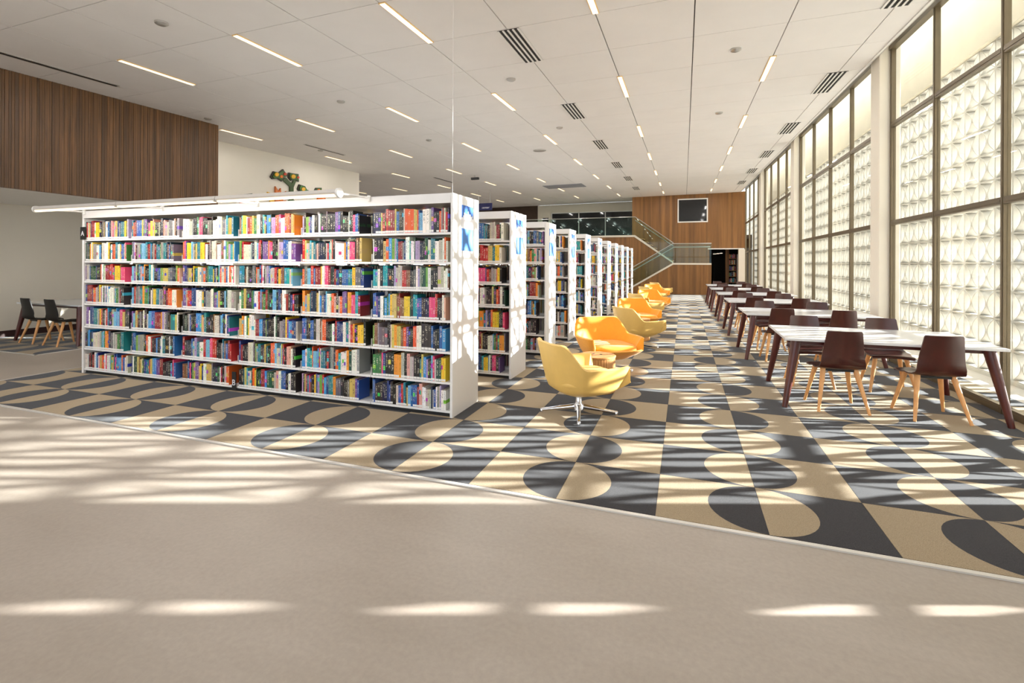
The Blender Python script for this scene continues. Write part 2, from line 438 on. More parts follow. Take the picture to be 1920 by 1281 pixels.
# roof over the pocket, stopped at the glass so skylight reaches the beam
b = MB(); slope_box(b, 2.75, 3.2, YB, YF + 6, 1.5, 1.7); tag(b.build('ceiling_pocket_roof', M['ext']), 'roof slab over the window line', kind='structure')
b = MB(); slope_box(b, -20.2, 2.81, YB, YF + 1, 0.125, 0.3); tag(b.build('ceiling_roof', M['ext']), 'roof slab over the ceiling', kind='structure')

# columns and windows
COLS = [(9.12, 9.50), (15.45, 15.88), (21.75, 22.18)]
for k, (a, c) in enumerate(COLS):
    bb = MB(); bb.prism([(2.88, a), (3.16, a), (3.16, c), (2.88, c)], 'z', 0, cz(2.9, a) + 0.5)
    o = bb.build('wall_column', M['wall'], bevel=0.012); tag(o, ['nearest white column between the tall windows', 'middle white column between the tall windows', 'farthest white column between the tall windows'][k], kind='structure')
w = MB().box(3.0, YB, 0, 3.12, 3.27, 5.2).box(3.0, 3.38, 0, 3.12, 4.2, 5.2).build('wall_right', M['wall']); tag(w, 'white wall at the near end of the windows', kind='structure')  # unseen wall parts; pier and slit shaped to the sun streaks on the floor
BAYS = [(4.2, 9.12, [4.84, 6.27, 7.70]), (9.50, 15.45, [11.05, 12.5, 13.95]), (15.88, 21.75, [17.4, 18.85, 20.3]), (22.18, 28.2, [23.65, 25.1, 26.6])]
for k, (a, c, ms) in enumerate(BAYS):
    wd = empty('window_%d' % (k + 1), (3.05, a, 0)); tag(wd, ['closest tall bronze-framed window by the first white table', 'second tall bronze-framed window along the hall', 'third tall bronze-framed window along the hall', 'farthest tall bronze-framed window by the oak wall'][k], kind='structure')
    H = cz(3, c) + 0.30
    ys = [a + 0.03] + ms + [c - 0.03]
    for j, y in enumerate(ys):
        MB().box(-0.03, y - a - 0.024, 0.0, 0.03, y - a + 0.024, H).box(-0.038, y - a - 0.012, 0.0, -0.03, y - a + 0.012, H).build('mullion', M['bronze'], wd)
    for zz, hh, nm in ((0.045, 0.045, 'sill_rail'), (2.16, 0.036, 'transom'), (3.68, 0.036, 'transom')):
        for j in range(4):
            MB().box(-0.03, ys[j] - a + 0.024, zz - hh, 0.03, ys[j+1] - a - 0.024, zz + hh).box(-0.036, ys[j] - a + 0.024, zz - hh * 0.4, -0.03, ys[j+1] - a - 0.024, zz + hh * 0.4).build(nm, M['bronze'], wd)
    bb = MB()
    P = []
    for dz in (0.10, 0.30):
        P += [(-0.05, 0, cz(3, a) + dz), (0.05, 0, cz(3, a) + dz), (0.05, c - a, cz(3, c) + dz), (-0.05, c - a, cz(3, c) + dz)]
    bb.hexa(P); bb.build('head_rail', M['bronze'], wd)
    for j in range(4):
        for (z0, z1) in ((0.09, 2.124), (2.196, 3.644), (3.716, H - 0.05)):
            MB().box(-0.004, ys[j] - a + 0.024, z0, 0.004, ys[j+1] - a - 0.024, z1).build('pane', M['glass'], wd)

# breeze-block screen one metre outside the glass
BS = 0.38; BX0, BX1 = 3.98, 4.12
bk = MB(); q = 0.013
bk.box(0, 0, 0, BX1 - BX0, BS, q).box(0, 0, BS - q, BX1 - BX0, BS, BS).box(0, 0, q, BX1 - BX0, q, BS - q).box(0, BS - q, q, BX1 - BX0, BS, BS - q)
def arc_pts(side):
    out = []
    for i in range(11):
        t = i / 10.0; z = q + (BS - 2 * q) * t
        d = math.sin(t * math.pi) ** 0.9
        y = 0.014 + 0.158 * d
        out.append((y if side < 0 else BS - y, z))
    return out
for side in (-1, 1):
    A = arc_pts(side); th = 0.008
    L_ = [(y - th, z) for y, z in A]; Rr = [(y + th, z) for y, z in A]
    D = BX1 - BX0
    for i in range(10):
        bk.hexa([(0, L_[i][0], L_[i][1]), (D, L_[i][0], L_[i][1]), (D, Rr[i][0], Rr[i][1]), (0, Rr[i][0], Rr[i][1]),
                 (0, L_[i+1][0], L_[i+1][1]), (D, L_[i+1][0], L_[i+1][1]), (D, Rr[i+1][0], Rr[i+1][1]), (0, Rr[i+1][0], Rr[i+1][1])])
bkm = bk.mesh('breeze_block', M['block'])
scr = MB().box(BX0 - 0.02, 3.0, -0.03, BX1 + 0.02, 43.0, 0.02).build('wall_breeze_block', M['block']); tag(scr, 'pierced white breeze-block screen standing outside the tall windows', kind='structure')
blocks = []
for c in range(0, 104):
    for r in range(12):
        y, z = 3.1 + c * BS, 0.02 + r * (BS)
        zc = -4.05 * ST + y * CT; u = 960 + 910 * (4.05 * CT + y * ST) / zc if zc > 0.3 else 9e9
        blocks.append((0 if u < 1980 else 1, zc, y, z))
blocks.sort()
bst_v, bst_f = [], []
bv = np.array(bk.v)
for k, (h_, zc, y, z) in enumerate(blocks):
    # alternate blocks lie on their side
    if k < 300 and not h_:
        inst('breeze_block', bkm, scr, (BX0, y, z))
    else:
        n0 = len(bst_v); bst_v += [(vx + BX0, vy + y, vz + z) for vx, vy, vz in bk.v]; bst_f += [tuple(i + n0 for i in f) for f in bk.f]
mb = MB(); mb.v, mb.f, mb.m = bst_v, bst_f, [0] * len(bst_f)
tag(mb.build('breeze_block', M['block'], scr), kind='stuff')
TOPZ = 0.02 + 12 * BS
b = MB(); b.hexa([(3.92, -8, TOPZ), (4.2, -8, TOPZ), (4.2, 43, TOPZ), (3.92, 43, TOPZ), (3.92, -8, cz(4, -8) + 1.5), (4.2, -8, cz(4, -8) + 1.5), (4.2, 43, cz(4, 43) + 1.0), (3.92, 43, cz(4, 43) + 1.0)]); tag(b.build('wall_outer_beam', M['ext']), 'cream beam above the breeze-block screen', kind='structure')
ow = MB().box(3.92, -8, -0.03, 4.2, 3.1, TOPZ).build('wall_outer', M['ext']); tag(ow, 'cream outer wall beside the breeze-block screen', kind='structure')

# left side: soffit, walnut-clad volume, plaster walls
XL, SOF, YE = -9.95, 2.65, 8.12
so_ = MB().box(-12.8, YB, SOF, XL - 0.032, YE, SOF + 0.2).build('ceiling_soffit', M['white']); tag(so_, 'low white soffit below the walnut-clad wall', kind='structure')
up = MB().box(-12.8, YB, SOF + 0.2, XL - 0.03, YE, 4.7).build('wall_left_upper', M['plank']); tag(up, 'walnut plank wall above the low soffit', kind='structure')
y = YE; pw = 0.088
while y > 1.0:
    bb = MB(); z1 = cz(XL, y) - 0.004
    w_ = rng.choice((0.03, 0.04, 0.052, 0.066)); d = rng.uniform(0, 0.006)
    bb.box(XL - 0.03, y - w_ + 0.002, SOF + 0.0, XL + 0.004 + d, y - 0.002, z1)
    bb.build('plank', M['plank'], up); y -= w_
wl = MB().box(-12.9, YB, 0, -12.7, 9.2, 4.7).build('wall_left', M['wall']); tag(wl, 'beige plaster wall below the low soffit', kind='structure')
bl = MB().box(-12.7, YB, 0.002, -12.68, 9.2, 0.13).build('baseboard_left', M['base']); tag(bl, 'dark maroon baseboard on the beige wall', kind='structure')
wa = MB().box(-11.5, YE, 0, -11.3, 14.96, 5.0).build('wall_left_art', M['wall']); tag(wa, 'white plaster wall carrying the enamel tree', kind='structure')
# beyond: open area; far-left wall slats stand in for light streaks; brown back wall
wf = MB().box(-20.2, 9, 0, -20, YF + 1, 5.4).build('wall_far_left', M['brown']); tag(wf, 'dark far wall beyond the plaster wall', kind='structure')
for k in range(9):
    MB().box(-20, 15, 2.4 + 0.3 * k, -19.9, YF, 2.52 + 0.3 * k).build('grey_slat', M['grey_slat'], wf)
wbk = MB().box(-20, YF, 0, -9.2, YF + 0.2, 5.6).build('wall_back_left', M['brown']); tag(wbk, 'dark brown wall far behind the bookcases', kind='structure')
wn_l = MB().box(-20.2, 8.9, 0, -11.5, 9.1, 5.2).build('wall_return', M['wall']); tag(wn_l, 'plaster return wall', kind='structure')

# behind the camera: unseen open entrance frame, added to let in soft fill daylight
wb = empty('window_5', (0, YB, 0)); tag(wb, 'unglazed entrance frame behind the viewer, added to let fill daylight in', kind='structure')
for k in range(9):
    MB().box(-12.7 + 1.95 * k, -0.05, 0, -12.62 + 1.95 * k, 0.05, 4.3).build('mullion', M['bronze'], wb)
for zz in (0.0, 2.3, 4.2):
    MB().box(-12.7, -0.05, zz, 3.0, 0.05, zz + 0.08).build('transom', M['bronze'], wb)

# ---------------------------------------------------------------- far end
Y1, Y2, YW = 25.6, 27.0, 28.4
XS = -2.81
ew = MB()
zt = lambda x, y: cz(x, y) + 0.02
ew.prism([(XS, 2.38), (3.05, 2.38), (3.05, zt(3, YW)), (XS, zt(XS, YW))], 'y', YW, YW + 0.25)
ew.prism([(XS, 0), (1.28, 0), (1.28, 2.38), (XS, 2.38)], 'y', YW, YW + 0.25)
o = ew.build('wall_back', M['woodfar']); tag(o, 'oak panelled end wall above the stair landing', kind='structure')
tag(MB().box(1.2, YW - 0.02, 2.33, 3.0, YW + 0.27, 2.38).build('trim_5', M['white']), 'white lintel over the dark doorway in the end wall', kind='structure')
tag(MB().box(2.72, YW - 0.05, 0, 3.05, YW + 0.3, 2.33).build('wall_pilaster', M['wall']), 'white pilaster beside the dark doorway', kind='structure')
iw = empty('window_6', (-0.36, YW, 3.81)); tag(iw, 'small white-framed interior window high in the oak wall', kind='structure')
MB().box(0, -0.03, 0, 1.56, -0.005, 0.06).box(0, -0.03, 1.25, 1.56, -0.005, 1.31).box(0, -0.03, 0.06, 0.06, -0.005, 1.25).box(1.50, -0.03, 0.06, 1.56, -0.005, 1.25).build('window_frame', M['white'], iw)
MB().box(0.06, -0.02, 0.06, 1.5, -0.008, 1.25).build('pane', M['darkglass'], iw)
# dark room beyond the doorway
dr = MB().box(1.0, 33, 0, 3.4, 33.2, 3.2).box(1.0, YW + 0.25, 2.9, 3.4, 33.0, 3.1).box(1.0, YW + 0.25, 0, 1.2, 33, 2.9).box(3.3, YW + 0.25, 0, 3.4, 33, 2.9).build('wall_dark_room', M['dark']); tag(dr, 'dark walls of the room beyond the doorway', kind='structure')
tag(MB().box(1.0, YW + 0.25, -0.01, 3.3, 33, 0.004).build('floor_dark_room', M['dark']), 'dark floor of the room beyond the doorway', kind='structure')
tag(MB().box(2.25, 30.6, 0, 2.44, 30.9, 2.9).build('wall_oak_pier', M['woodfar']), 'narrow oak pier inside the dark doorway', kind='structure')
# mezzanine
MZ = 3.08
mw = MB(); mw.prism([(-9.2, MZ), (XS, MZ), (XS, zt(XS, YF)), (-9.2, zt(-9.2, YF))], 'y', YF, YF + 0.2)
tag(mw.build('wall_mezzanine', M['wall']), 'cream upper wall behind the glass balustrade', kind='structure')
tag(MB().box(XS, YW + 0.25, 0, XS + 0.2, YF, 5.45).build('wall_mezzanine_side', M['wall']), 'short cream return wall beside the oak wall', kind='structure')
sl = MB().box(-9.2, Y2, MZ - 0.10, XS + 0.25, YF, MZ).build('floor_mezzanine', M['wall']); tag(sl, 'white edged mezzanine floor', kind='structure')
mwn = empty('window_7', (-8.2, YF, MZ)); tag(mwn, 'wide dark meeting-room window on the mezzanine', kind='structure')
for j, (x0, x1) in enumerate(((0.0, 1.75), (1.8, 3.45), (3.5, 5.15))):
    MB().box(x0, -0.03, 0.1, x1, -0.01, 1.72).build('pane', M['darkglass'], mwn)
for x in (-0.05, 1.75, 3.45, 5.15): MB().box(x, -0.06, 0, x + 0.05, 0.0, 1.78).build('mullion', M['white'], mwn)
MB().box(-0.05, -0.06, 1.72, 5.2, 0.0, 1.78).build('transom', M['white'], mwn)
md = empty('door_1', (-9.0, YF, MZ)); tag(md, 'cream glazed door on the mezzanine', kind='structure')
MB().box(0, -0.05, 0, 0.14, 0, 1.6).box(0.56, -0.05, 0, 0.7, 0, 1.6).box(0.14, -0.05, 1.46, 0.56, 0, 1.6).build('door_frame', M['wall'], md)
MB().box(0.14, -0.03, 0.1, 0.56, -0.01, 1.46).build('pane', M['darkglass'], md)

# ================================================================ STAIRCASE
stc = empty('staircase', (0, Y1, 0), label='oak clad switchback staircase with glass balustrades before the end wall', cat='staircase')
LX0, LX1, LZ = -0.55, 1.25, 1.55
def P_(poly, a, c): b_ = MB(); b_.prism(poly, 'y', a - Y1, c - Y1); return b_
P_([(-3.05, 0), (LX1 + 0.08, 0), (LX1 + 0.08, LZ - 0.06), (LX0, LZ - 0.06)], Y1, Y1 + 0.1).build('lower_stringer', M['woodfar'], stc)
P_([(-9.0, 0), (LX0, 0), (LX0, LZ + 0.0), (-2.55, MZ - 0.10), (-9.0, MZ - 0.10)], Y2, Y2 + 0.1).build('upper_stringer', M['woodfar'], stc)
P_([(-3.1, 0), (-3.0, 0), (LX0 + 0.03, LZ - 0.06), (LX1, LZ - 0.06), (LX1, LZ + 0.02), (LX0, LZ + 0.02), (-3.1, 0.03)], Y1 - 0.03, Y1 + 0.12).build('lower_capping', M['wall'], stc)
P_([(LX0, LZ - 0.0), (LX0, LZ + 0.09), (-2.52, MZ), (-9.0, MZ), (-9.0, MZ - 0.10), (-2.56, MZ - 0.10)], Y2 - 0.03, Y2 + 0.12).build('upper_capping', M['wall'], stc)
MB().box(LX0, 0.1, LZ - 0.15, LX1, YW - Y1, LZ).build('landing', M['drum'], stc)
MB().box(LX1, 0.0, 0, LX1 + 0.08, YW - Y1, LZ - 0.06).build('landing_side', M['woodfar'], stc)
for k in range(9):
    x1 = LX0 - k * 0.27; z1 = LZ - (k + 1) * 0.172
    if z1 > 0.02: MB().box(x1 - 0.29, 0.12, z1 - 0.05, x1, 1.38, z1).box(x1 - 0.02, 0.12, z1, x1, 1.38, z1 + 0.12).build('tread', M['steel'], stc)
    x1 = LX0 - k * 0.22; z1 = LZ + (k + 1) * 0.17
    if z1 < MZ: MB().box(x1 - 0.24, 1.5, z1 - 0.05, x1, 2.75, z1).build('tread', M['drum'], stc)
GH = 0.98
sl1 = (LZ) / (LX0 + 3.05)
P_([(-3.0, 0.05), (LX0, LZ + 0.03), (LX0, LZ + GH), (-3.0, 0.05 + GH - 0.0)], Y1 + 0.03, Y1 + 0.045).build('glass_panel', M['balu'], stc)
P_([(LX0 + 0.015, LZ + 0.03), (LX1, LZ + 0.03), (LX1, LZ + GH), (LX0 + 0.015, LZ + GH)], Y1 + 0.03, Y1 + 0.045).build('glass_panel', M['balu'], stc)
P_([(LX0, LZ + 0.1), (-2.52, MZ + 0.01), (-2.52, MZ + GH), (LX0, LZ + 0.1 + GH)], Y2 + 0.03, Y2 + 0.045).build('glass_panel', M['balu'], stc)
for k in range(4):
    x1 = -2.535 - 1.6 * k
    P_([(x1 - 1.585, MZ + 0.01), (x1, MZ + 0.01), (x1, MZ + GH), (x1 - 1.585, MZ + GH)], Y2 + 0.03, Y2 + 0.045).build('glass_panel', M['balu'], stc)
def rail(pts, yy, nm='handrail', r=0.022):
    b_ = MB()
    for i in range(len(pts) - 1): b_.tube((pts[i][0], yy - Y1, pts[i][1]), (pts[i+1][0], yy - Y1, pts[i+1][1]), r, r, 8)
    b_.build(nm, M['steel'], stc)
rail([(-3.0, GH + 0.06), (LX0, LZ + GH + 0.01), (LX1, LZ + GH + 0.01)], Y1 + 0.037, 'top_rail', 0.02)
rail([(-3.0, GH - 0.10), (LX0 + 0.05, LZ + GH - 0.16), (LX1 - 0.05, LZ + GH - 0.16)], Y1 + 0.12)
rail([(LX0, LZ + GH + 0.11), (-2.52, MZ + GH + 0.01), (-9.0, MZ + GH + 0.01)], Y2 + 0.037, 'top_rail', 0.02)
rail([(LX0, LZ + GH - 0.06), (-2.52, MZ + GH - 0.16)], Y2 + 0.12)
for (x, z) in ((-2.4, 1.15), (-1.5, 1.70), (-0.4, 2.38), (1.0, 2.38)):
    MB().tube((x, 0.04, z), (x, 0.12, z), 0.012, 0.012, 6).build('rail_bracket', M['steel'], stc)

# ================================================================ CEILING FITTINGS
hm = MB().box(-0.046, 0, -0.012, 0.046, 1.18, 0.0).mesh('housing', M['glow_rim'])
lm = MB().box(-0.034, 0.012, -0.017, 0.034, 1.168, -0.012).mesh('diffuser', M['lamp'])
ordw = ['first', 'second', 'third', 'fourth', 'fifth', 'sixth', 'seventh', 'eighth', 'ninth', 'tenth', 'eleventh', 'twelfth']
LXS = [1.28, -1.05, -3.36, -5.66, -7.95, -10.2]
rowname = ['row nearest the tall windows', 'second row from the tall windows', 'third row from the tall windows', 'fourth row from the tall windows', 'fifth row from the tall windows', 'sixth row from the tall windows']
gl_d = bpy.data.lights.new('ceiling_light_glow', 'AREA'); gl_d.shape = 'RECTANGLE'; gl_d.size = 0.066; gl_d.size_y = 1.15; gl_d.energy = LAMP; gl_d.color = (1.0, 0.965, 0.93)
def glow(e): inst('glow', gl_d, e, (0, 0.59, -0.02))
def place_ceiling(o, x, y, dz=0.0):
    o.matrix_world = CS @ Matrix.Translation((x, y, dz))
for i, lx in enumerate(LXS):
    for k in range(-2, 7):
        ye = 6.03 + 3.53 * k
        if ye > 27.8 or (lx < -9 and ye < 9): continue
        if lx < XL + 0.3 and ye < 9.0: continue
        vis = k + 1 if not (i == 0 and k == 0) else k + 1
        lab = 'slim recessed ceiling light, %s from the viewer in the %s' % (ordw[max(0, k)], rowname[i]) if k >= 0 else 'slim recessed ceiling light %s behind the viewer in the %s' % ('just' if k == -1 else 'far', rowname[i])
        e = empty('ceiling_light', label=lab, cat='ceiling light', group='slim recessed ceiling lights'); place_ceiling(e, lx, ye - 1.18)
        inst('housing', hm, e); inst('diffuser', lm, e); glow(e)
for i, lx in enumerate((-12.5, -14.8, -17.1)):
    for k in range(3, 7):
        e = empty('ceiling_light', label='slim recessed ceiling light, %s from the plaster wall corner in the %s row beyond it' % (ordw[k - 3], ordw[i]), cat='ceiling light', group='slim recessed ceiling lights'); place_ceiling(e, lx, 6.03 + 3.53 * k - 1.18)
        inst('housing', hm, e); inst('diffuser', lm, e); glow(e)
# air vents
vf = MB().box(-0.15, 0, -0.008, 0.15, 1.17, 0.0).mesh('vent_back', M['ventdk'])
vs_ = MB().box(-0.013, 0.0, -0.016, 0.013, 1.17, -0.006).mesh('vent_slat', M['white'])
for side, vx, nm in ((0, 2.44, 'above the tall windows'), (1, -2.22, 'above the bookcase ends')):
    for k in range(0, 7):
        yc = 6.05 + 3.53 * k
        if yc > 27.2: continue
        e = empty('air_vent', label='slotted black air vent, %s from the viewer, %s' % (ordw[k], nm), cat='vent', group='slotted ceiling air vents'); place_ceiling(e, vx, yc)
        inst('vent_back', vf, e)
        for x in (-0.14, -0.07, 0.0, 0.07, 0.14): inst('vent_slat', vs_, e, (x, 0, 0))
# slot diffusers at the left
for (x, y0, L_, lab) in ((-9.2, 3.7, 1.9, 'long narrow slot diffuser beside the walnut wall'), (-9.6, 10.4, 1.6, 'narrow slot diffuser near the enamel tree'), (-9.3, 17.0, 1.6, 'narrow slot diffuser far above the bookcases')):
    e = empty('slot_diffuser', label=lab, cat='vent'); place_ceiling(e, x, y0)
    MB().box(-0.05, 0, -0.01, 0.05, L_, 0).build('frame', M['steel'], e)
    MB().box(-0.02, 0.02, -0.013, 0.02, L_ - 0.02, -0.010).build('slot', M['ventdk'], e)
# round fittings
def ceil_pt(u, v):
    r = (u - 960) / 910.0; dx = -ST + r * CT; dy = CT + r * ST; k = (494.7 + 0.0041 * (u - 960) - v) / 910.0
    zc = (4.44 - 1.5) / (k - 0.0095 * dx - 0.032 * dy); return dx * zc, dy * zc
dm = MB().lathe([(0.075, 0.0), (0.075, -0.02), (0.05, -0.035)], 20).mesh('smoke_detector', M['steel'], smooth=True)
for (u, v, lab) in ((301, 42, 'round smoke detector on the left ceiling near the viewer'), (1378, 92, 'round smoke detector between the two right light rows'), (638, 190, 'round smoke detector left of centre ceiling'), (957, 148, 'round smoke detector beside the left air vents'), (1347, 211, 'small round detector in the second ceiling bay near the windows'), (1048, 239, 'small round detector past the first left air vent'), (389, 222, 'small round detector beside the walnut wall corner'), (803, 262, 'small round detector over the front bookcase middle'), (600, 282, 'small bright downlight before the enamel tree')):
    x, y = ceil_pt(u, v); o = inst('smoke_detector', dm); place_ceiling(o, x, y); tag(o, lab, 'detector', 'round ceiling detectors')
x, y = ceil_pt(1011, 282); o = MB().lathe([(0.19, 0.0), (0.19, -0.012), (0.16, -0.018)], 28).build('ceiling_speaker', M['steel'], smooth=True); place_ceiling(o, x, y); tag(o, 'flat round grey ceiling speaker above the bookcases', 'speaker')
x, y = ceil_pt(1058, 349); o = MB().box(-0.9, -0.55, -0.02, 0.9, 0.55, 0).box(-0.82, -0.47, -0.026, 0.82, 0.47, -0.02).build('return_grille', M['grey_slat']); place_ceiling(o, x, y); tag(o, 'wide grey return-air grille on the far ceiling', 'vent')
x, y = ceil_pt(890, 329); e = empty('security_camera', label='small dark security camera hanging below the far ceiling', cat='camera'); place_ceiling(e, x, y)
MB().tube((0, 0, 0), (0, 0, -0.08), 0.02).build('stem', M['steel'], e); MB().box(-0.16, -0.05, -0.17, 0.16, 0.05, -0.08).build('body', M['black'], e, bevel=0.01)

def text_mesh(name, body, size, mat, depth=0.0008, shear=0.0):
    cu = bpy.data.curves.new(name, 'FONT'); cu.body = body; cu.size = size; cu.extrude = depth; cu.align_x = 'CENTER'; cu.align_y = 'CENTER'; cu.shear = shear; cu.resolution_u = 3
    ob = bpy.data.objects.new(name, cu); COL.objects.link(ob)
    me = bpy.data.meshes.new_from_object(ob.evaluated_get(bpy.context.evaluated_depsgraph_get()))
    me.name = name; me.materials.clear(); me.materials.append(mat)
    bpy.data.objects.remove(ob); return me

# hanging navy sign far behind, exit arrow light
sg = empty('hanging_sign', (-8.66, 21.5, 4.06), label='navy hanging sign beyond the first bookcase end', cat='sign')
MB().box(-0.80, 0, 0, 0.0, 0.04, 0.34).build('board', M['navy'], sg)
tm = text_mesh('lettering', 'center', 0.15, M['signwhite'], shear=0.2); inst('lettering', tm, sg, (-0.33, -0.004, 0.13), (R_(90), 0, 0))
MB().tube((-0.7, 0.02, 0.34), (-0.7, 0.02, cz(-9.3, 21.5) - 4.06), 0.008, n=6).build('cable', M['steel'], sg); MB().tube((-0.1, 0.02, 0.34), (-0.1, 0.02, cz(-8.7, 21.5) - 4.06), 0.008, n=6).build('cable', M['steel'], sg)

# ================================================================ ENAMEL TREE on the plaster wall
M['enam'] = [plain('enamel_green', srgb(70, 104, 48), 0.25, 0.3, 8), plain('enamel_dark', srgb(40, 36, 24), 0.3, 0.2, 8), plain('enamel_yellow', srgb(232, 178, 48), 0.25, 0.15, 10),
             plain('enamel_orange', srgb(206, 108, 36), 0.25, 0.2, 8), plain('enamel_red', srgb(190, 70, 44), 0.25, 0.15, 8), plain('enamel_trunk', srgb(64, 82, 44), 0.3, 0.2, 8)]
AX = -11.3
art = empty('enamel_tree', Vector(on_x(545, 400, AX)) + Vector((0.012, 0, 0)), label='green and orange enamel tree relief on the plaster wall', cat='wall art')
a0 = Vector(art.location)
def artpoly(nm, pts, mi, d0, d1):
    P = [(on_x(u, v, AX)[1] - a0.y, on_x(u, v, AX)[2] - a0.z) for u, v in pts]
    ar = sum(P[i][0] * P[(i+1) % len(P)][1] - P[(i+1) % len(P)][0] * P[i][1] for i in range(len(P)))
    if ar < 0: P = P[::-1]
    b_ = MB(); b_.prism(P, 'x', d0, d1); b_.build(nm, M['enam'][mi], art)
def cs(x, y): return (400 + x / 6.4, 230 + y / 6.4)
def pp(*l): return [cs(*q_) for q_ in l]
artpoly('trunk', pp((900, 1010), (900, 770), (815, 690), (850, 660), (925, 735), (945, 690), (985, 680), (945, 780), (945, 1010)), 5, 0.0, 0.04)
for pts in (((665, 655), (700, 585), (765, 600), (815, 560), (872, 645), (830, 655), (800, 708), (750, 675), (690, 680)),
            ((885, 600), (940, 612), (1000, 618), (1005, 712), (960, 690), (912, 700), (880, 660)),
            ((1010, 742), (1080, 765), (1100, 805), (1148, 828), (1130, 836), (1020, 836), (990, 800)),
            ((1212, 783), (1280, 783), (1280, 830), (1190, 832)), ((335, 878), (360, 862), (445, 850), (445, 878))):
    artpoly('leaf_cluster', pp(*pts), 1, 0.0, 0.05)
    cx = sum(q_[0] for q_ in pts) / len(pts); cy = sum(q_[1] for q_ in pts) / len(pts)
    artpoly('leaf', pp(*[(cx + (q_[0] - cx) * 0.82, cy + (q_[1] - cy) * 0.8) for q_ in pts]), 0, 0.05, 0.07)
for (x, y, r, mi) in ((728, 625, 24, 2), (785, 650, 18, 3), (828, 620, 18, 4), (928, 650, 26, 2), (985, 660, 14, 4), (1050, 800, 22, 2), (1235, 810, 14, 3)):
    artpoly('fruit', pp(*[(x + r * math.cos(t * 0.6283), y + r * math.sin(t * 0.6283)) for t in range(10)]), mi, 0.07, 0.09)
artpoly('flame_plant', pp((725, 1000), (725, 765), (765, 830), (788, 788), (795, 870), (855, 825), (830, 880), (800, 1000)), 3, 0, 0.05)
artpoly('flame_plant', pp((630, 832), (700, 858), (720, 1000), (680, 1000)), 2, 0, 0.045)
artpoly('flame_plant', pp((640, 960), (700, 940), (860, 935), (850, 1000), (640, 1000)), 3, 0, 0.03)
artpoly('ground_leaf', pp((885, 930), (955, 930), (950, 1000), (890, 1000)), 0, 0, 0.045)
artpoly('ground_leaf', pp((300, 955), (440, 955), (440, 1000), (310, 1000)), 3, 0, 0.04)
artpoly('ground_leaf', pp((1235, 900), (1330, 905), (1325, 1000), (1225, 1000)), 3, 0, 0.04)

# ================================================================ BOOKCASES
SW = 0.9144; NSEC = 6; XE = -2.105; XB = XE - 0.028 * 2 - NSEC * SW       # outer left face
BH = 2.184; BD = 0.62; SZ = [0.068, 0.344, 0.640, 0.944, 1.243, 1.514, 1.805]
endm = MB().box(0, 0, 0, 0.028, BD, BH).mesh('end_panel', M['shelf'], bevel=0.003, segs=1)
shm = MB().box(0.004, 0, -0.022, SW - 0.004, 0.27, 0.0).box(0.004, 0.26, 0.0, SW - 0.004, 0.27, 0.03).mesh('shelf', M['shelf'])
upm = MB().box(-0.015, 0, 0, 0.015, 0.05, BH - 0.1).mesh('upright', M['shelf'])
brm = MB().box(-0.002, 0.0, 0, 0.002, 0.25, 0.10).mesh('shelf_bracket', M['shelf'])
canm = MB().box(0.028, 0.0, BH - 0.095, XE - XB - 0.028, BD, BH - 0.075).box(0.028, 0.0, BH - 0.075, XE - XB - 0.028, 0.012, BH).box(0.028, BD - 0.012, BH - 0.075, XE - XB - 0.028, BD, BH).mesh('canopy_top', M['shelf'])
kickm = MB().box(0.028, 0.035, 0.0, XE - XB - 0.028, BD - 0.035, 0.046).mesh('kick_base', M['black'])
sgm = [MB().box(0, 0, 0.335, 0.006, 0.27, 0.46).mesh('sign_top', M['signblue']), MB().box(0, 0, 0.225, 0.006, 0.27, 0.335).mesh('sign_band', M['signwhite']), MB().box(0, 0, 0, 0.006, 0.27, 0.225).mesh('sign_bottom', M['signmid'])]
skm = MB()
sky = [0.02, 0.05, 0.03, 0.04, 0.035, 0.07, 0.03, 0.045, 0.02, 0.03]
for i, h in enumerate(sky): skm.box(0.006, 0.02 + i * 0.023, 0.335, 0.0075, 0.04 + i * 0.023, 0.335 + h)
skm = skm.mesh('skyline_print', M['signwhite'])
cases = []
cname = ['nearest', 'second', 'third', 'fourth', 'fifth', 'sixth', 'seventh', 'eighth', 'ninth', 'tenth', 'farthest']
for k in range(11):
    y0 = 4.225 + 1.68 * k
    bc = empty('bookcase', (XB, y0, 0), label='%s tall white double-sided bookcase%s' % (cname[k], ' with a bar lamp along its top' if k == 0 else ' counted from the viewer'), cat='bookcase', group='white bookcases in a row')
    cases.append(bc)
    inst('end_panel', endm, bc, (0, 0, 0)); inst('end_panel', endm, bc, (XE - XB - 0.028, 0, 0))
    inst('canopy_top', canm, bc); inst('kick_base', kickm, bc)
    secs = range(NSEC) if k == 0 else range(2, NSEC)
    for s in secs:
        x0 = 0.028 + s * SW
        for z in SZ:
            inst('shelf', shm, bc, (x0, 0.012, z))
            inst('shelf', shm, bc, (x0 + SW, BD - 0.012, z), (0, 0, math.pi))
        if s > 0:
            inst('upright', upm, bc, (x0, BD / 2 - 0.025, 0.046))
            if k == 0:
                for z in SZ[1:]: inst('shelf_bracket', brm, bc, (x0, 0.02, z - 0.02))
    sgo = inst('end_sign', sgm[0], bc, (XE - XB, 0.19, 1.63)); tag(sgo, label='blue and white sign on the bookcase end panel')
    for me_ in (sgm[1], sgm[2], skm): inst(me_.name.split('.')[0], me_, sgo)
bc0 = cases[0]
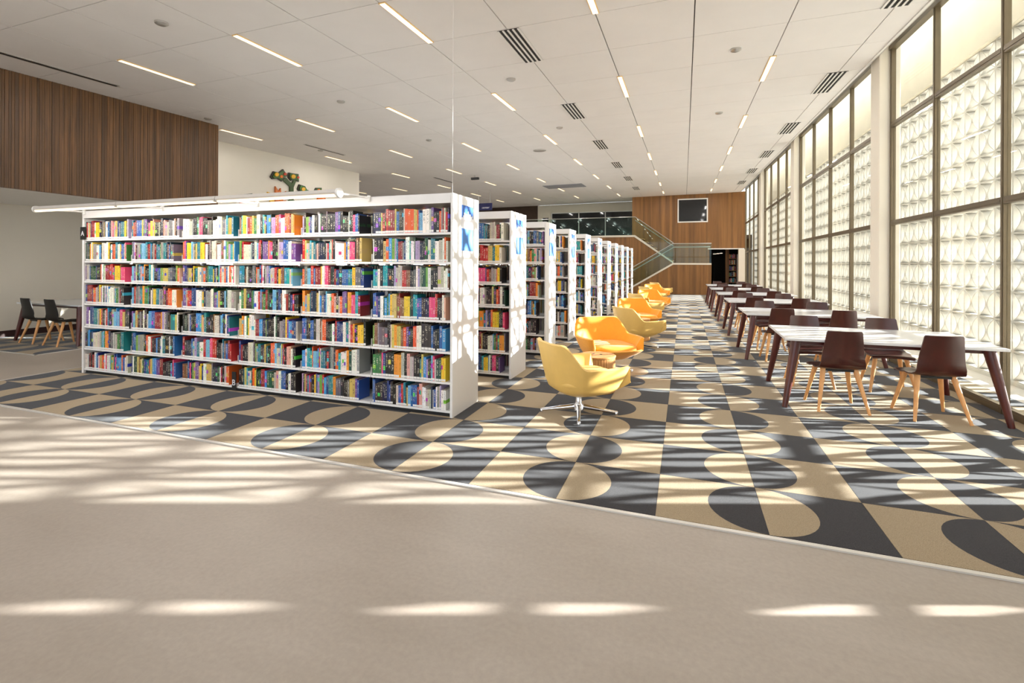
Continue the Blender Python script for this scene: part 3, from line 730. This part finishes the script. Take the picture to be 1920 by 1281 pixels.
# black letter tags
tg = MB().box(-0.042, -0.006, 0, 0.058, 0.002, 0.17).build('letter_tag', M['black'], bc0, (0.02, -0.004, 1.80)); tag(tg, label='black tag with a white letter A')
inst('letter', text_mesh('letter', 'A', 0.095, M['signwhite']), tg, (0.008, -0.008, 0.08), (R_(90), 0, 0))
tg = MB().box(-0.03, -0.006, 0, 0.03, 0.002, 0.20).build('letter_tag', M['black'], bc0, (0.028 + 3 * SW - 0.028, -0.004, 0.035)); tag(tg, label='black tag with a white letter B')
inst('letter', text_mesh('letter', 'B', 0.095, M['signwhite']), tg, (0.0, -0.008, 0.075), (R_(90), 0, 0))
cb = MB().tube((0, 0, 0), (0, 0, cz(-2.14, 4.24) - BH + 0.0), 0.0012, n=8).build('power_conduit', M['ceil'], None, (-2.13, 4.26, BH)); tag(cb, 'thin white conduit rising from the nearest bookcase corner to the ceiling', 'conduit')

# bar lamp over the nearest bookcase
LY, LZ_ = 3.72, 2.155
bl_ = empty('bar_lamp', (-7.62, LY, LZ_), label='long white bar lamp on arms before the nearest bookcase top', cat='lamp')
for k in range(3):
    x0 = 1.53 * k
    s_ = MB(); s_.prism([(-0.04, 0.0), (-0.025, -0.028), (0.035, -0.028), (0.045, 0.0), (0.035, 0.03), (-0.03, 0.03)], 'x', x0 + 0.004, x0 + 1.526)
    hs_ = s_.build('lamp_body', M['trimw'], bl_)
    d_ = MB(); d_.prism([(-0.024, -0.029), (-0.031, -0.017), (-0.036, -0.018), (-0.028, -0.034), (0.01, -0.034), (0.01, -0.029)], 'x', x0 + 0.03, x0 + 1.50); d_.build('lens', M['lamp2'], hs_)
bar_d = bpy.data.lights.new('bar_lamp_glow', 'AREA'); bar_d.shape = 'RECTANGLE'; bar_d.size = 1.44; bar_d.size_y = 0.04; bar_d.energy = 7.0; bar_d.color = (1.0, 0.94, 0.86)
for k in range(3): inst('glow', bar_d, bl_, (1.53 * k + 0.765, 0.0, -0.04), (R_(24), 0, 0))
for k in range(4):
    x = min(max(1.53 * k, 0.03), 4.56)
    MB().tube((x, 0.0, 0.0), (x, 0.495, 0.018), 0.011, 0.011, 8).build('arm', M['white'], bl_)
    MB().box(x - 0.015, 0.48, -0.02, x + 0.015, 0.504, 0.04).build('arm_clip', M['white'], bl_)
MB().tube((4.575, 0.0, 0), (4.60, 0.0, 0), 0.045, 0.045, 20).build('end_cap', M['white'], bl_)
MB().tube((-0.015, 0.0, 0), (0.004, 0.0, 0), 0.042, 0.042, 20).build('end_cap', M['white'], bl_)

# ================================================================ BOOKS
PAL = ([(236, 230, 216)] * 5 + [(214, 204, 184)] * 4 + [(188, 180, 168)] * 4 + [(150, 146, 142)] * 4 + [(104, 102, 104)] * 4 + [(24, 22, 24)] * 10 + [(44, 36, 40)] * 5 + [(26, 34, 62)] * 4 + [(246, 242, 232)] * 5 +
       [(38, 62, 120)] * 4 + [(46, 92, 158)] * 4 + [(58, 140, 200)] * 3 + [(120, 176, 208)] * 3 + [(34, 116, 130)] * 4 + [(30, 150, 160)] * 2 +
       [(186, 40, 38)] * 4 + [(140, 36, 40)] * 3 + [(224, 92, 40)] * 3 + [(238, 150, 52)] * 2 + [(236, 196, 48)] * 3 + [(204, 178, 100)] * 4 +
       [(58, 120, 62)] * 2 + [(120, 160, 70)] * 2 + [(36, 78, 54)] * 2 + [(222, 70, 120)] * 2 + [(112, 78, 140)] * 2 + [(176, 150, 190)] * 2 + [(126, 84, 56)] * 3 + [(226, 168, 150)] * 2)
CN = {}
def cname_of(c):
    import colorsys
    h, l, s = colorsys.rgb_to_hls(*[q_ / 255 for q_ in c]); h *= 360
    if l < 0.22 and s < 0.35: return 'black'
    if s < 0.12: return 'grey' if l < 0.66 else 'pale grey'
    if l > 0.78: return 'cream'
    if h < 12 or h > 345: return 'pink' if l > 0.6 else 'red'
    if h < 35: return 'brown' if l < 0.45 and s < 0.5 else ('orange' if s > 0.6 else 'tan')
    if h < 60: return 'yellow' if s > 0.6 else 'beige'
    if h < 165: return 'green'
    if h < 195: return 'teal'
    if h < 255: return 'light blue' if l > 0.6 else 'blue'
    if h < 310: return 'purple'
    return 'pink'
def book_parts():
    c = MB(); bt = 0.10
    c.box(0, 0, 0, 1, 0.035, 1).box(0, 0.035, 0, bt, 1, 1).box(1 - bt, 0.035, 0, 1, 1, 1)
    p_ = MB().box(bt, 0.035, 0.012, 1 - bt, 0.97, 0.985)
    l_ = MB().box(0.02, -0.004, 0.02, 0.98, 0.0, 0.11)
    return c, p_, l_
bc_c, bc_p, bc_l = book_parts()
def spine_uv(me):
    lay = me.uv_layers.new(name='spine')
    vi = np.empty(len(me.loops), dtype=np.int32); me.loops.foreach_get('vertex_index', vi)
    co = np.empty(len(me.vertices) * 3, dtype=np.float32); me.vertices.foreach_get('co', co); co = co.reshape(-1, 3)
    uv = np.stack([co[vi, 0], co[vi, 2]], 1).astype(np.float32); lay.data.foreach_set('uv', uv.ravel())
cover_me = bc_c.mesh('cover', M['book']); spine_uv(cover_me)
pages_me = bc_p.mesh('pages', M['pages']); label_me = bc_l.mesh('spine_label', M['label'])

def row_books(width, hmax, rg, fill=None, lo=0.74):
    out = []; x = 0.004; fill = fill if fill is not None else rg.uniform(0.86, 0.99)
    run = 0
    while True:
        if run <= 0:
            run = rg.choice((1, 1, 1, 1, 1, 2, 2, 3)); c = rg.choice(PAL); base_h = rg.uniform(lo, 0.95) * hmax; base_t = rg.choice((0.011, 0.014, 0.016, 0.018, 0.021, 0.024, 0.028, 0.034))
            base_d = rg.uniform(0.15, 0.2)
        t = base_t * rg.uniform(0.9, 1.12); h = min(base_h * rg.uniform(0.985, 1.015), hmax * 0.96)
        if x + t > width * fill: break
        cc = tuple(max(8, min(250, q_ + rg.randint(-9, 9))) for q_ in c)
        out.append((x, t, h, base_d, cc, rg.random())); x += t + rg.uniform(0.0004, 0.0015); run -= 1
    return out

stuff_books = []      # (x,y,z,t,h,d,color,rnd,flip)
indiv = 0
posw = ['1st', '2nd', '3rd'] + ['%dth' % i for i in range(4, 60)]
for i in (20, 30, 40): posw[i] = '%dst' % (i + 1); posw[i + 1] = '%dnd' % (i + 2); posw[i + 2] = '%drd' % (i + 3)
shelfw = ['bottom shelf', 'second shelf up', 'third shelf up', 'fourth shelf up', 'fifth shelf up', 'sixth shelf up', 'top shelf']
bkend_m = MB().box(0, 0, 0, 0.003, 0.14, 0.16).box(0, 0, 0, 0.09, 0.12, 0.002).mesh('bookend', M['shelf'])
for k in range(11):
    y0 = 4.225 + 1.68 * k
    secs = list(range(NSEC))[::-1] if k == 0 else ([5, 4, 3] if k < 5 else [5, 4])
    for s in secs:
        for row in list(range(7))[::-1]:
            rg = random.Random(k * 1000 + s * 50 + row)
            x0 = XB + 0.028 + s * SW + 0.018
            clear = (SZ[row + 1] - SZ[row] - 0.03) if row < 6 else 0.26
            fill = None
            if s == 5 and k == 0: fill = (0.97, 0.96, 0.955, 0.97, 0.99, 0.985, 0.995)[row]
            bs = row_books(SW - 0.03, clear, rg, fill)
            single = (k == 0 and (s == 5 or (s == 4 and row in (0, 1, 2, 3))))
            for n_, (bx, t, h, d, c, rd) in enumerate(bs):
                bz = SZ[row]; by = y0 + 0.016
                if single and indiv < 300:
                    indiv += 1
                    th_ = 'thick' if t > 0.027 else ('thin' if t < 0.0145 else '')
                    lab = ('%s %s book, %s from left, %s, %s bay of nearest bookcase' % (th_, cname_of(c), posw[n_], shelfw[row], 'right-hand' if s == 5 else 'fifth')).strip()
                    o = inst('book', cover_me, None, (x0 + bx, by, bz + 0.0005), (0, 0, 0), (t, d, h))
                    lin = srgb(*c); o.color = (lin[0], lin[1], lin[2], rd)
                    tag(o, lab, 'book', 'books on the nearest bookcase')
                    inst('pages', pages_me, o)
                    if rg.random() < 0.92: inst('spine_label', label_me, o)
                else:
                    stuff_books.append((x0 + bx, by, bz + 0.0005, t, d, h, c, rd, 1))
            # the other side of the case
            if k < 5:
                bs = row_books(SW - 0.03, clear, random.Random(9000 + k * 1000 + s * 50 + row), 0.99, 0.88)  # rear books made taller to block sun leaking through the case
                for (bx, t, h, d, c, rd) in bs:
                    stuff_books.append((x0 + bx, y0 + BD - 0.016 - d, SZ[row] + 0.0005, t, d, h, c, rd, -1))
# joined books
cv = np.array(bc_c.v); cf = np.array(bc_c.f); pv = np.array(bc_p.v); pf = np.array(bc_p.f); lv = np.array(bc_l.v); lf = np.array(bc_l.f)
V, F, MI, C4, UV = [], [], [], [], []
n0 = 0
for (x, y, z, t, d, h, c, rd, fl_) in stuff_books:
    lin = srgb(*c)
    for vv, ff, mi in ((cv, cf, 0), (pv, pf, 1), (lv, lf, 2)):
        w_ = vv.copy()
        if fl_ < 0: w_ = np.stack([1 - w_[:, 0], 1 - w_[:, 1], w_[:, 2]], 1)
        V.append(w_ * np.array([t, d, h]) + np.array([x, y, z])); F.append(ff + n0); n0 += len(vv)
        MI.append(np.full(len(ff), mi)); C4.append(np.tile(np.array([lin[0], lin[1], lin[2], rd]), (len(vv), 1))); UV.append(vv[:, [0, 2]])
V = np.concatenate(V); F = np.concatenate(F); MI = np.concatenate(MI); C4 = np.concatenate(C4).astype(np.float32); UV = np.concatenate(UV)
me = bpy.data.meshes.new('books'); me.from_pydata(V.tolist(), [], F.tolist())
for q_ in ('bookstuff', 'pages', 'label'): me.materials.append(M[q_])
me.polygons.foreach_set('material_index', MI.astype(np.int32))
at = me.attributes.new('bookcol', 'FLOAT_COLOR', 'POINT'); at.data.foreach_set('color', C4.ravel())
uvl = me.uv_layers.new(name='spine'); vi = np.empty(len(me.loops), dtype=np.int32); me.loops.foreach_get('vertex_index', vi)
uvl.data.foreach_set('uv', UV[vi].astype(np.float32).ravel()); me.update()
bo = inst('books', me); tag(bo, 'rows of colourful library books filling the rest of the white bookcases', 'books', kind='stuff')

# ================================================================ TABLES AND CHAIRS
TLX, TLY, TZT = 1.83, 1.20, 0.725
ttop = MB().box(-TLX/2, -TLY/2, TZT - 0.028, TLX/2, TLY/2, TZT).mesh('tabletop', M['tabletop'], bevel=0.006)
tlegs = []
for sx in (-1, 1):
    for sy in (-1, 1):
        b_ = MB().tube((sx * 0.80, sy * 0.51, TZT - 0.028), (sx * 0.92, sy * 0.61, 0.0), 0.050, 0.026, 12)
        tlegs.append(b_.mesh('leg', M['legdark'], smooth=True))
tapr = MB().box(-0.8, -0.5, TZT - 0.07, 0.8, -0.46, TZT - 0.028).box(-0.8, 0.46, TZT - 0.07, 0.8, 0.5, TZT - 0.028).mesh('under_rail', M['legdark'])
def table(x, y, rz, lab, grp):
    t = empty('reading_table', (x, y, TZ), rz, lab, 'table', grp)
    inst('tabletop', ttop, t); inst('under_rail', tapr, t)
    for l_ in tlegs: inst('leg', l_, t)
    return t
# plywood chair, facing +y
def chair_shell(mat):
    prof = [(0.235, 0.425, 0.200), (0.225, 0.438, 0.208), (0.17, 0.446, 0.215), (0.08, 0.441, 0.220), (-0.02, 0.434, 0.222), (-0.10, 0.432, 0.222), (-0.155, 0.440, 0.221), (-0.192, 0.458, 0.206),
            (-0.212, 0.50, 0.198), (-0.222, 0.56, 0.190), (-0.233, 0.63, 0.181), (-0.246, 0.70, 0.172), (-0.261, 0.77, 0.163), (-0.270, 0.818, 0.157), (-0.274, 0.832, 0.148)]
    nt_ = 13; top, bot = [], []
    for j, (y, z, hw) in enumerate(prof):
        row, rowb = [], []
        # outward normal in profile plane
        a = prof[max(0, j-1)]; c = prof[min(len(prof)-1, j+1)]
        ty, tz = c[0] - a[0], c[1] - a[1]; L_ = math.hypot(ty, tz); ny, nz_ = tz / L_, -ty / L_
        if nz_ < 0 and j < 7: ny, nz_ = -ny, -nz_
        up_ = min(1.0, max(0.0, (z - 0.45) / 0.12))
        for i in range(nt_):
            t = -1 + 2 * i / (nt_ - 1)
            cy = 0.030 * t * t * up_                 # back wraps forward at the sides
            cz_ = (1 - up_) * (0.012 * t * t if j > 3 else -0.014 * t * t)
            p_ = (hw * t, y + cy, z + cz_)
            row.append(p_); rowb.append((p_[0], p_[1] + (0.0 if up_ < 0.3 else -0.012), p_[2] - (0.012 if up_ < 0.3 else 0.004)))
        top.append(row); bot.append(rowb)
    b = MB(); b.grid(top); b.grid([r[::-1] for r in bot])
    nj = len(prof)
    ring_t = [top[0][i] for i in range(nt_)] + [top[j][nt_-1] for j in range(1, nj)] + [top[nj-1][i] for i in range(nt_-2, -1, -1)] + [top[j][0] for j in range(nj-2, 0, -1)]
    ring_b = [bot[0][i] for i in range(nt_)] + [bot[j][nt_-1] for j in range(1, nj)] + [bot[nj-1][i] for i in range(nt_-2, -1, -1)] + [bot[j][0] for j in range(nj-2, 0, -1)]
    b.grid([ring_b, ring_t], closed_u=True)
    return b.mesh('seat_shell', mat, smooth=True, angle=60)
shells = {'brown': chair_shell(M['ply']), 'black': chair_shell(M['plyblack'])}
clegs = []
for sx in (-1, 1):
    for (ya, yb_) in ((0.12, 0.225), (-0.10, -0.235)):
        clegs.append(MB().tube((sx * 0.145, ya, 0.424), (sx * 0.225, yb_, 0.0), 0.026, 0.0135, 12).mesh('leg', M['beech'], smooth=True))
cfrm = MB().box(-0.15, 0.09, 0.40, 0.15, 0.13, 0.424).box(-0.15, -0.12, 0.40, 0.15, -0.08, 0.424).box(-0.03, -0.1, 0.403, 0.03, 0.1, 0.423).mesh('seat_bracket', M['black'])
def chair(x, y, rz, lab, grp, col='brown'):
    c = empty('chair', (x, y, TZ), rz, lab, 'chair', grp)
    inst('seat_shell', shells[col], c); inst('seat_bracket', cfrm, c)
    for l_ in clegs: inst('leg', l_, c)
    return c
TPOS = [(1.93, 6.36, -1.0), (1.84, 9.05, 0.5), (1.79, 11.72, 0.5), (1.76, 14.45, 0.0), (1.72, 17.15, 0.0), (1.72, 19.95, 0.0)]
tn = ['closest', 'second', 'third', 'fourth', 'fifth', 'farthest']
for k, (x, y, a) in enumerate(TPOS):
    table(x, y, R_(a), '%s white reading table with maroon legs in the row by the tall windows' % tn[k], 'white reading tables by the windows')
    for (dx, dy, ra, nm) in ((-0.43, -0.42, 5, 'aisle-side chair with its back to the viewer'), (0.36, -0.45, 5, 'window-side chair with its back to the viewer'),
                             (-0.45, 0.64, 180 + 2, 'aisle-side chair facing the viewer'), (0.37, 0.64, 180 - 2, 'window-side chair facing the viewer')):
        jx, jy, ja = (rng.uniform(-0.03, 0.03), rng.uniform(-0.03, 0.02) - (0.05 if dy < 0 else 0), rng.uniform(-3, 3)) if k else (0, 0, 0)
        chair(x + dx + jx, y + dy + jy, R_(a + ra + ja), 'brown plywood %s at the %s reading table' % (nm, tn[k]), 'brown plywood chairs at the reading tables')
table(-11.0, 6.12, 0, 'white reading table under the low soffit at the far left', None)
chair(-11.28, 5.60, R_(-3), 'black plywood chair, left of two, with its back to the viewer under the soffit', 'black chairs under the soffit', 'black')
chair(-10.54, 5.58, R_(-3), 'black plywood chair next to the white bookcase edge under the soffit', 'black chairs under the soffit', 'black')
chair(-10.60, 6.78, R_(180), 'black plywood chair beyond the table under the soffit, nearest the bookcase', 'black chairs under the soffit', 'black')
chair(-11.4, 6.80, R_(180), 'black plywood chair beyond the table under the soffit, farther from the bookcase', 'black chairs under the soffit', 'black')

# ================================================================ LOUNGE CHAIRS AND DRUM TABLES
def sm(e0, e1, x):
    t = max(0.0, min(1.0, (x - e0) / (e1 - e0))); return t * t * (3 - 2 * t)
ANG = sorted(set([round(-180 + 5 * i, 2) for i in range(72)] + [sg_ * q_ for sg_ in (-1, 1) for q_ in (127, 129, 131, 132, 133, 134, 136, 138)]))
def lounge_surface(inset, zoff=0.0):
    nv = 16; rows = []
    for j in range(nv + 1):
        v = j / nv; row = []
        for deg in ANG:
            a = R_(deg); A = abs(deg)                     # 0 = back, 180 = front
            h = 0.728 - 0.222 * sm(36, 78, A) + 0.006 * sm(80, 125, A) - 0.155 * sm(130.5, 136, A)
            e = 0.74 - 0.22 * sm(60, 120, A)
            cx, cy = math.sin(a), -math.cos(a)
            px_ = math.copysign(abs(cx) ** e, cx); py_ = math.copysign(abs(cy) ** e, cy)
            Rx, Ry = 0.425, 0.405 + 0.01 * sm(90, 130, A)
            X, Y = Rx * px_, Ry * py_
            bz = 0.195
            if v < 0.5:
                w = v / 0.5; rad = 0.10 + 0.64 * w ** 0.9; z = bz + 0.085 * w ** 2.2
            else:
                w = (v - 0.5) / 0.5; rad = 0.74 + 0.26 * (w ** 0.8); z = bz + 0.085 + (h - bz - 0.085) * w
            k = 1 - inset / 0.42 * min(1.0, v * 1.6)
            row.append((X * rad * k, Y * rad * k + 0.02, z + zoff * (1 - v)))
        rows.append(row)
    return rows
so_rows = lounge_surface(0.0); si_rows = lounge_surface(0.036, 0.10)
def lounge_meshes(mt, mt2):
    b = MB(); b.grid([r[::-1] for r in so_rows], closed_u=True); b.face(so_rows[0])
    b.grid([so_rows[-1][::-1], [((p[0] + q_[0]) / 2, (p[1] + q_[1]) / 2, p[2] + 0.012) for p, q_ in zip(so_rows[-1], si_rows[-1])][::-1], si_rows[-1][::-1]], closed_u=True)
    s1 = b.mesh('outer_shell', mt, smooth=True, angle=75)
    b = MB(); b.grid(si_rows[5:], closed_u=True)
    return s1, b.mesh('inner_upholstery', mt2, smooth=True, angle=75), cushion(mt2)
def cushion(mt):
    rows = []; na = 48
    for (z, s) in ((0.30, 0.0), (0.30, 0.80), (0.315, 0.93), (0.345, 1.0), (0.385, 0.985), (0.41, 0.90), (0.42, 0.75), (0.424, 0.4), (0.425, 0.0)):
        row = []
        for i in range(na):
            t = 2 * math.pi * i / na; c, s_ = math.cos(t), math.sin(t); e = 0.5
            row.append((0.325 * s * math.copysign(abs(c) ** e, c), 0.05 + 0.34 * s * math.copysign(abs(s_) ** e, s_), z))
        rows.append(row)
    b = MB(); b.grid(rows, closed_u=True); return b.mesh('seat_cushion', mt, smooth=True, angle=80)
LM = {'mustard': lounge_meshes(M['shellc'], M['shellc']), 'orange': lounge_meshes(M['cushc'], M['cushc'])}
colm = MB().lathe([(0.055, 0.04), (0.05, 0.09), (0.032, 0.11), (0.03, 0.175), (0.045, 0.185), (0.12, 0.20), (0.12, 0.205)], 24).mesh('column', M['chrome'], smooth=True)
armm = MB(); armm.tube((0.03, 0, 0.072), (0.37, 0, 0.024), 0.026, 0.015, 12); armm.lathe([(0.017, 0.0), (0.017, 0.03), (0.012, 0.038)], 12, (0.37, 0))
armm = armm.mesh('base_leg', M['chrome'], smooth=True)
def lounge(x, y, rz, lab, spin=0.0, colr='mustard'):
    c = empty('lounge_chair', (x, y, TZ), rz, lab, 'armchair', 'yellow swivel lounge chairs along the aisle')
    inst('outer_shell', LM[colr][0], c); inst('inner_upholstery', LM[colr][1], c); inst('seat_cushion', LM[colr][2], c); inst('column', colm, c)
    for k in range(4): inst('base_leg', armm, c, (0, 0, 0), (0, 0, spin - rz + k * math.pi / 2))
    return c
# drum table
dbody = MB(); nsl = 40
prof = []
dbody.lathe([(0.20, 0.0), (0.20, 0.40)], 40)
dbody_me = dbody.mesh('drum_body', M['drum'])
slat = MB().box(0.196, -0.0145, 0.004, 0.208, 0.0145, 0.398).mesh('slat', M['drum'])
dtop_me = MB().lathe([(0.212, 0.40), (0.215, 0.405), (0.215, 0.418), (0.21, 0.423)], 48).mesh('drum_top', M['drum'], smooth=True, angle=30)
port_me = MB().lathe([(0.016, 0.4232), (0.016, 0.426), (0.012, 0.427)], 14).mesh('cable_port', M['black'], smooth=True)
def drum(x, y, lab):
    d = empty('drum_table', (x, y, TZ), 0, lab, 'side table', 'round oak drum tables')
    inst('drum_body', dbody_me, d)
    for k in range(40): inst('slat', slat, d, (0, 0, 0), (0, 0, 2 * math.pi * k / 40))
    inst('drum_top', dtop_me, d); inst('cable_port', port_me, d, (-0.05, 0.03, 0)); inst('cable_port', port_me, d, (0.04, 0.02, 0))
aw = -50; bw_ = -160
def LC(k, a, b_): return a
pairs = [(4.80, 6.72), (8.92, 10.85), (13.05, 15.0), (17.15, 19.1), (21.3, None)]
pn = ['closest', 'second', 'third', 'fourth', 'fifth']
XA = (-0.99, -0.80, -0.98, -1.05, -0.95); XBB = (-1.0, -0.94, -0.87, -1.0)
for k, (ya, yb_) in enumerate(pairs):
    xa = XA[k]
    lounge(xa, ya, R_(-50 + rng.uniform(-4, 4) * (k > 0)), 'mustard yellow swivel armchair facing away, %s of its kind' % pn[k], R_(12))
    if yb_:
        lounge(XBB[k], yb_, R_(-146 + rng.uniform(-4, 4) * (k > 0)), 'orange swivel armchair facing the viewer, %s of its kind' % pn[k], R_(30), 'orange')
        drum((xa + XBB[k]) / 2 + 0.03, ya + 0.95, 'round slatted oak drum table between the %s pair of armchairs' % pn[k])

# ================================================================ DARK ROOM FITTINGS
for k in range(3):
    e = empty('pendant_lamp', (1.75 + 0.12 * k, 32.2 - 0.9 * k, 2.15), label='small glowing pendant in the dark doorway, %s from the left' % ordw[k], cat='lamp', group='pendants in the dark room')
    MB().lathe([(0.10, 0.0), (0.10, 0.05), (0.04, 0.09)], 16).build('shade', M['steel'], e); MB().lathe([(0.09, -0.004), (0.09, 0.0)], 16).build('lens', M['lampdim'], e)
    MB().tube((0, 0, 0.09), (0, 0, 0.75), 0.006, n=6).build('cord', M['black'], e)
sb = empty('bookshelf', (2.46, 30.9, 0), label='narrow dark shelf of books beside the oak pier in the doorway', cat='bookcase')
for z in (0.1, 0.45, 0.8, 1.15, 1.5, 1.85): MB().box(0, 0, z, 0.40, 0.3, z + 0.025).build('shelf', M['drum'], sb)
MB().box(0, 0.3, 0, 0.40, 0.32, 2.2).build('back', M['dark'], sb)
MB().box(0.40, -0.35, 0, 0.43, 0.3, 2.1).build('end_panel', M['shelf'], sb); MB().box(0.43, -0.35, 0, 0.80, -0.32, 2.1).build('end_panel', M['shelf'], sb)
MB().box(0.5, -0.36, 1.45, 0.72, -0.35, 1.95).build('end_sign', M['signblue'], sb)
for si, z in enumerate((0.125, 0.475, 0.825, 1.175, 1.525, 1.875)):
    x = 0.015
    for n_ in range(9):
        t = rng.uniform(0.03, 0.06); h = rng.uniform(0.18, 0.27); c = rng.choice(PAL)
        if x + t > 0.385: break
        o = inst('book', cover_me, None, (2.46 + x, 30.93, z + 0.001), (0, 0, 0), (t, 0.2, h)); lin = srgb(*c); o.color = (lin[0], lin[1], lin[2], rng.random())
        tag(o, '%s book, %s from left, %s of the narrow dark shelf in the doorway' % (cname_of(c), posw[n_], shelfw[si] if si < 5 else 'top shelf'), 'book', 'books in the doorway shelf'); inst('pages', pages_me, o); x += t + 0.002
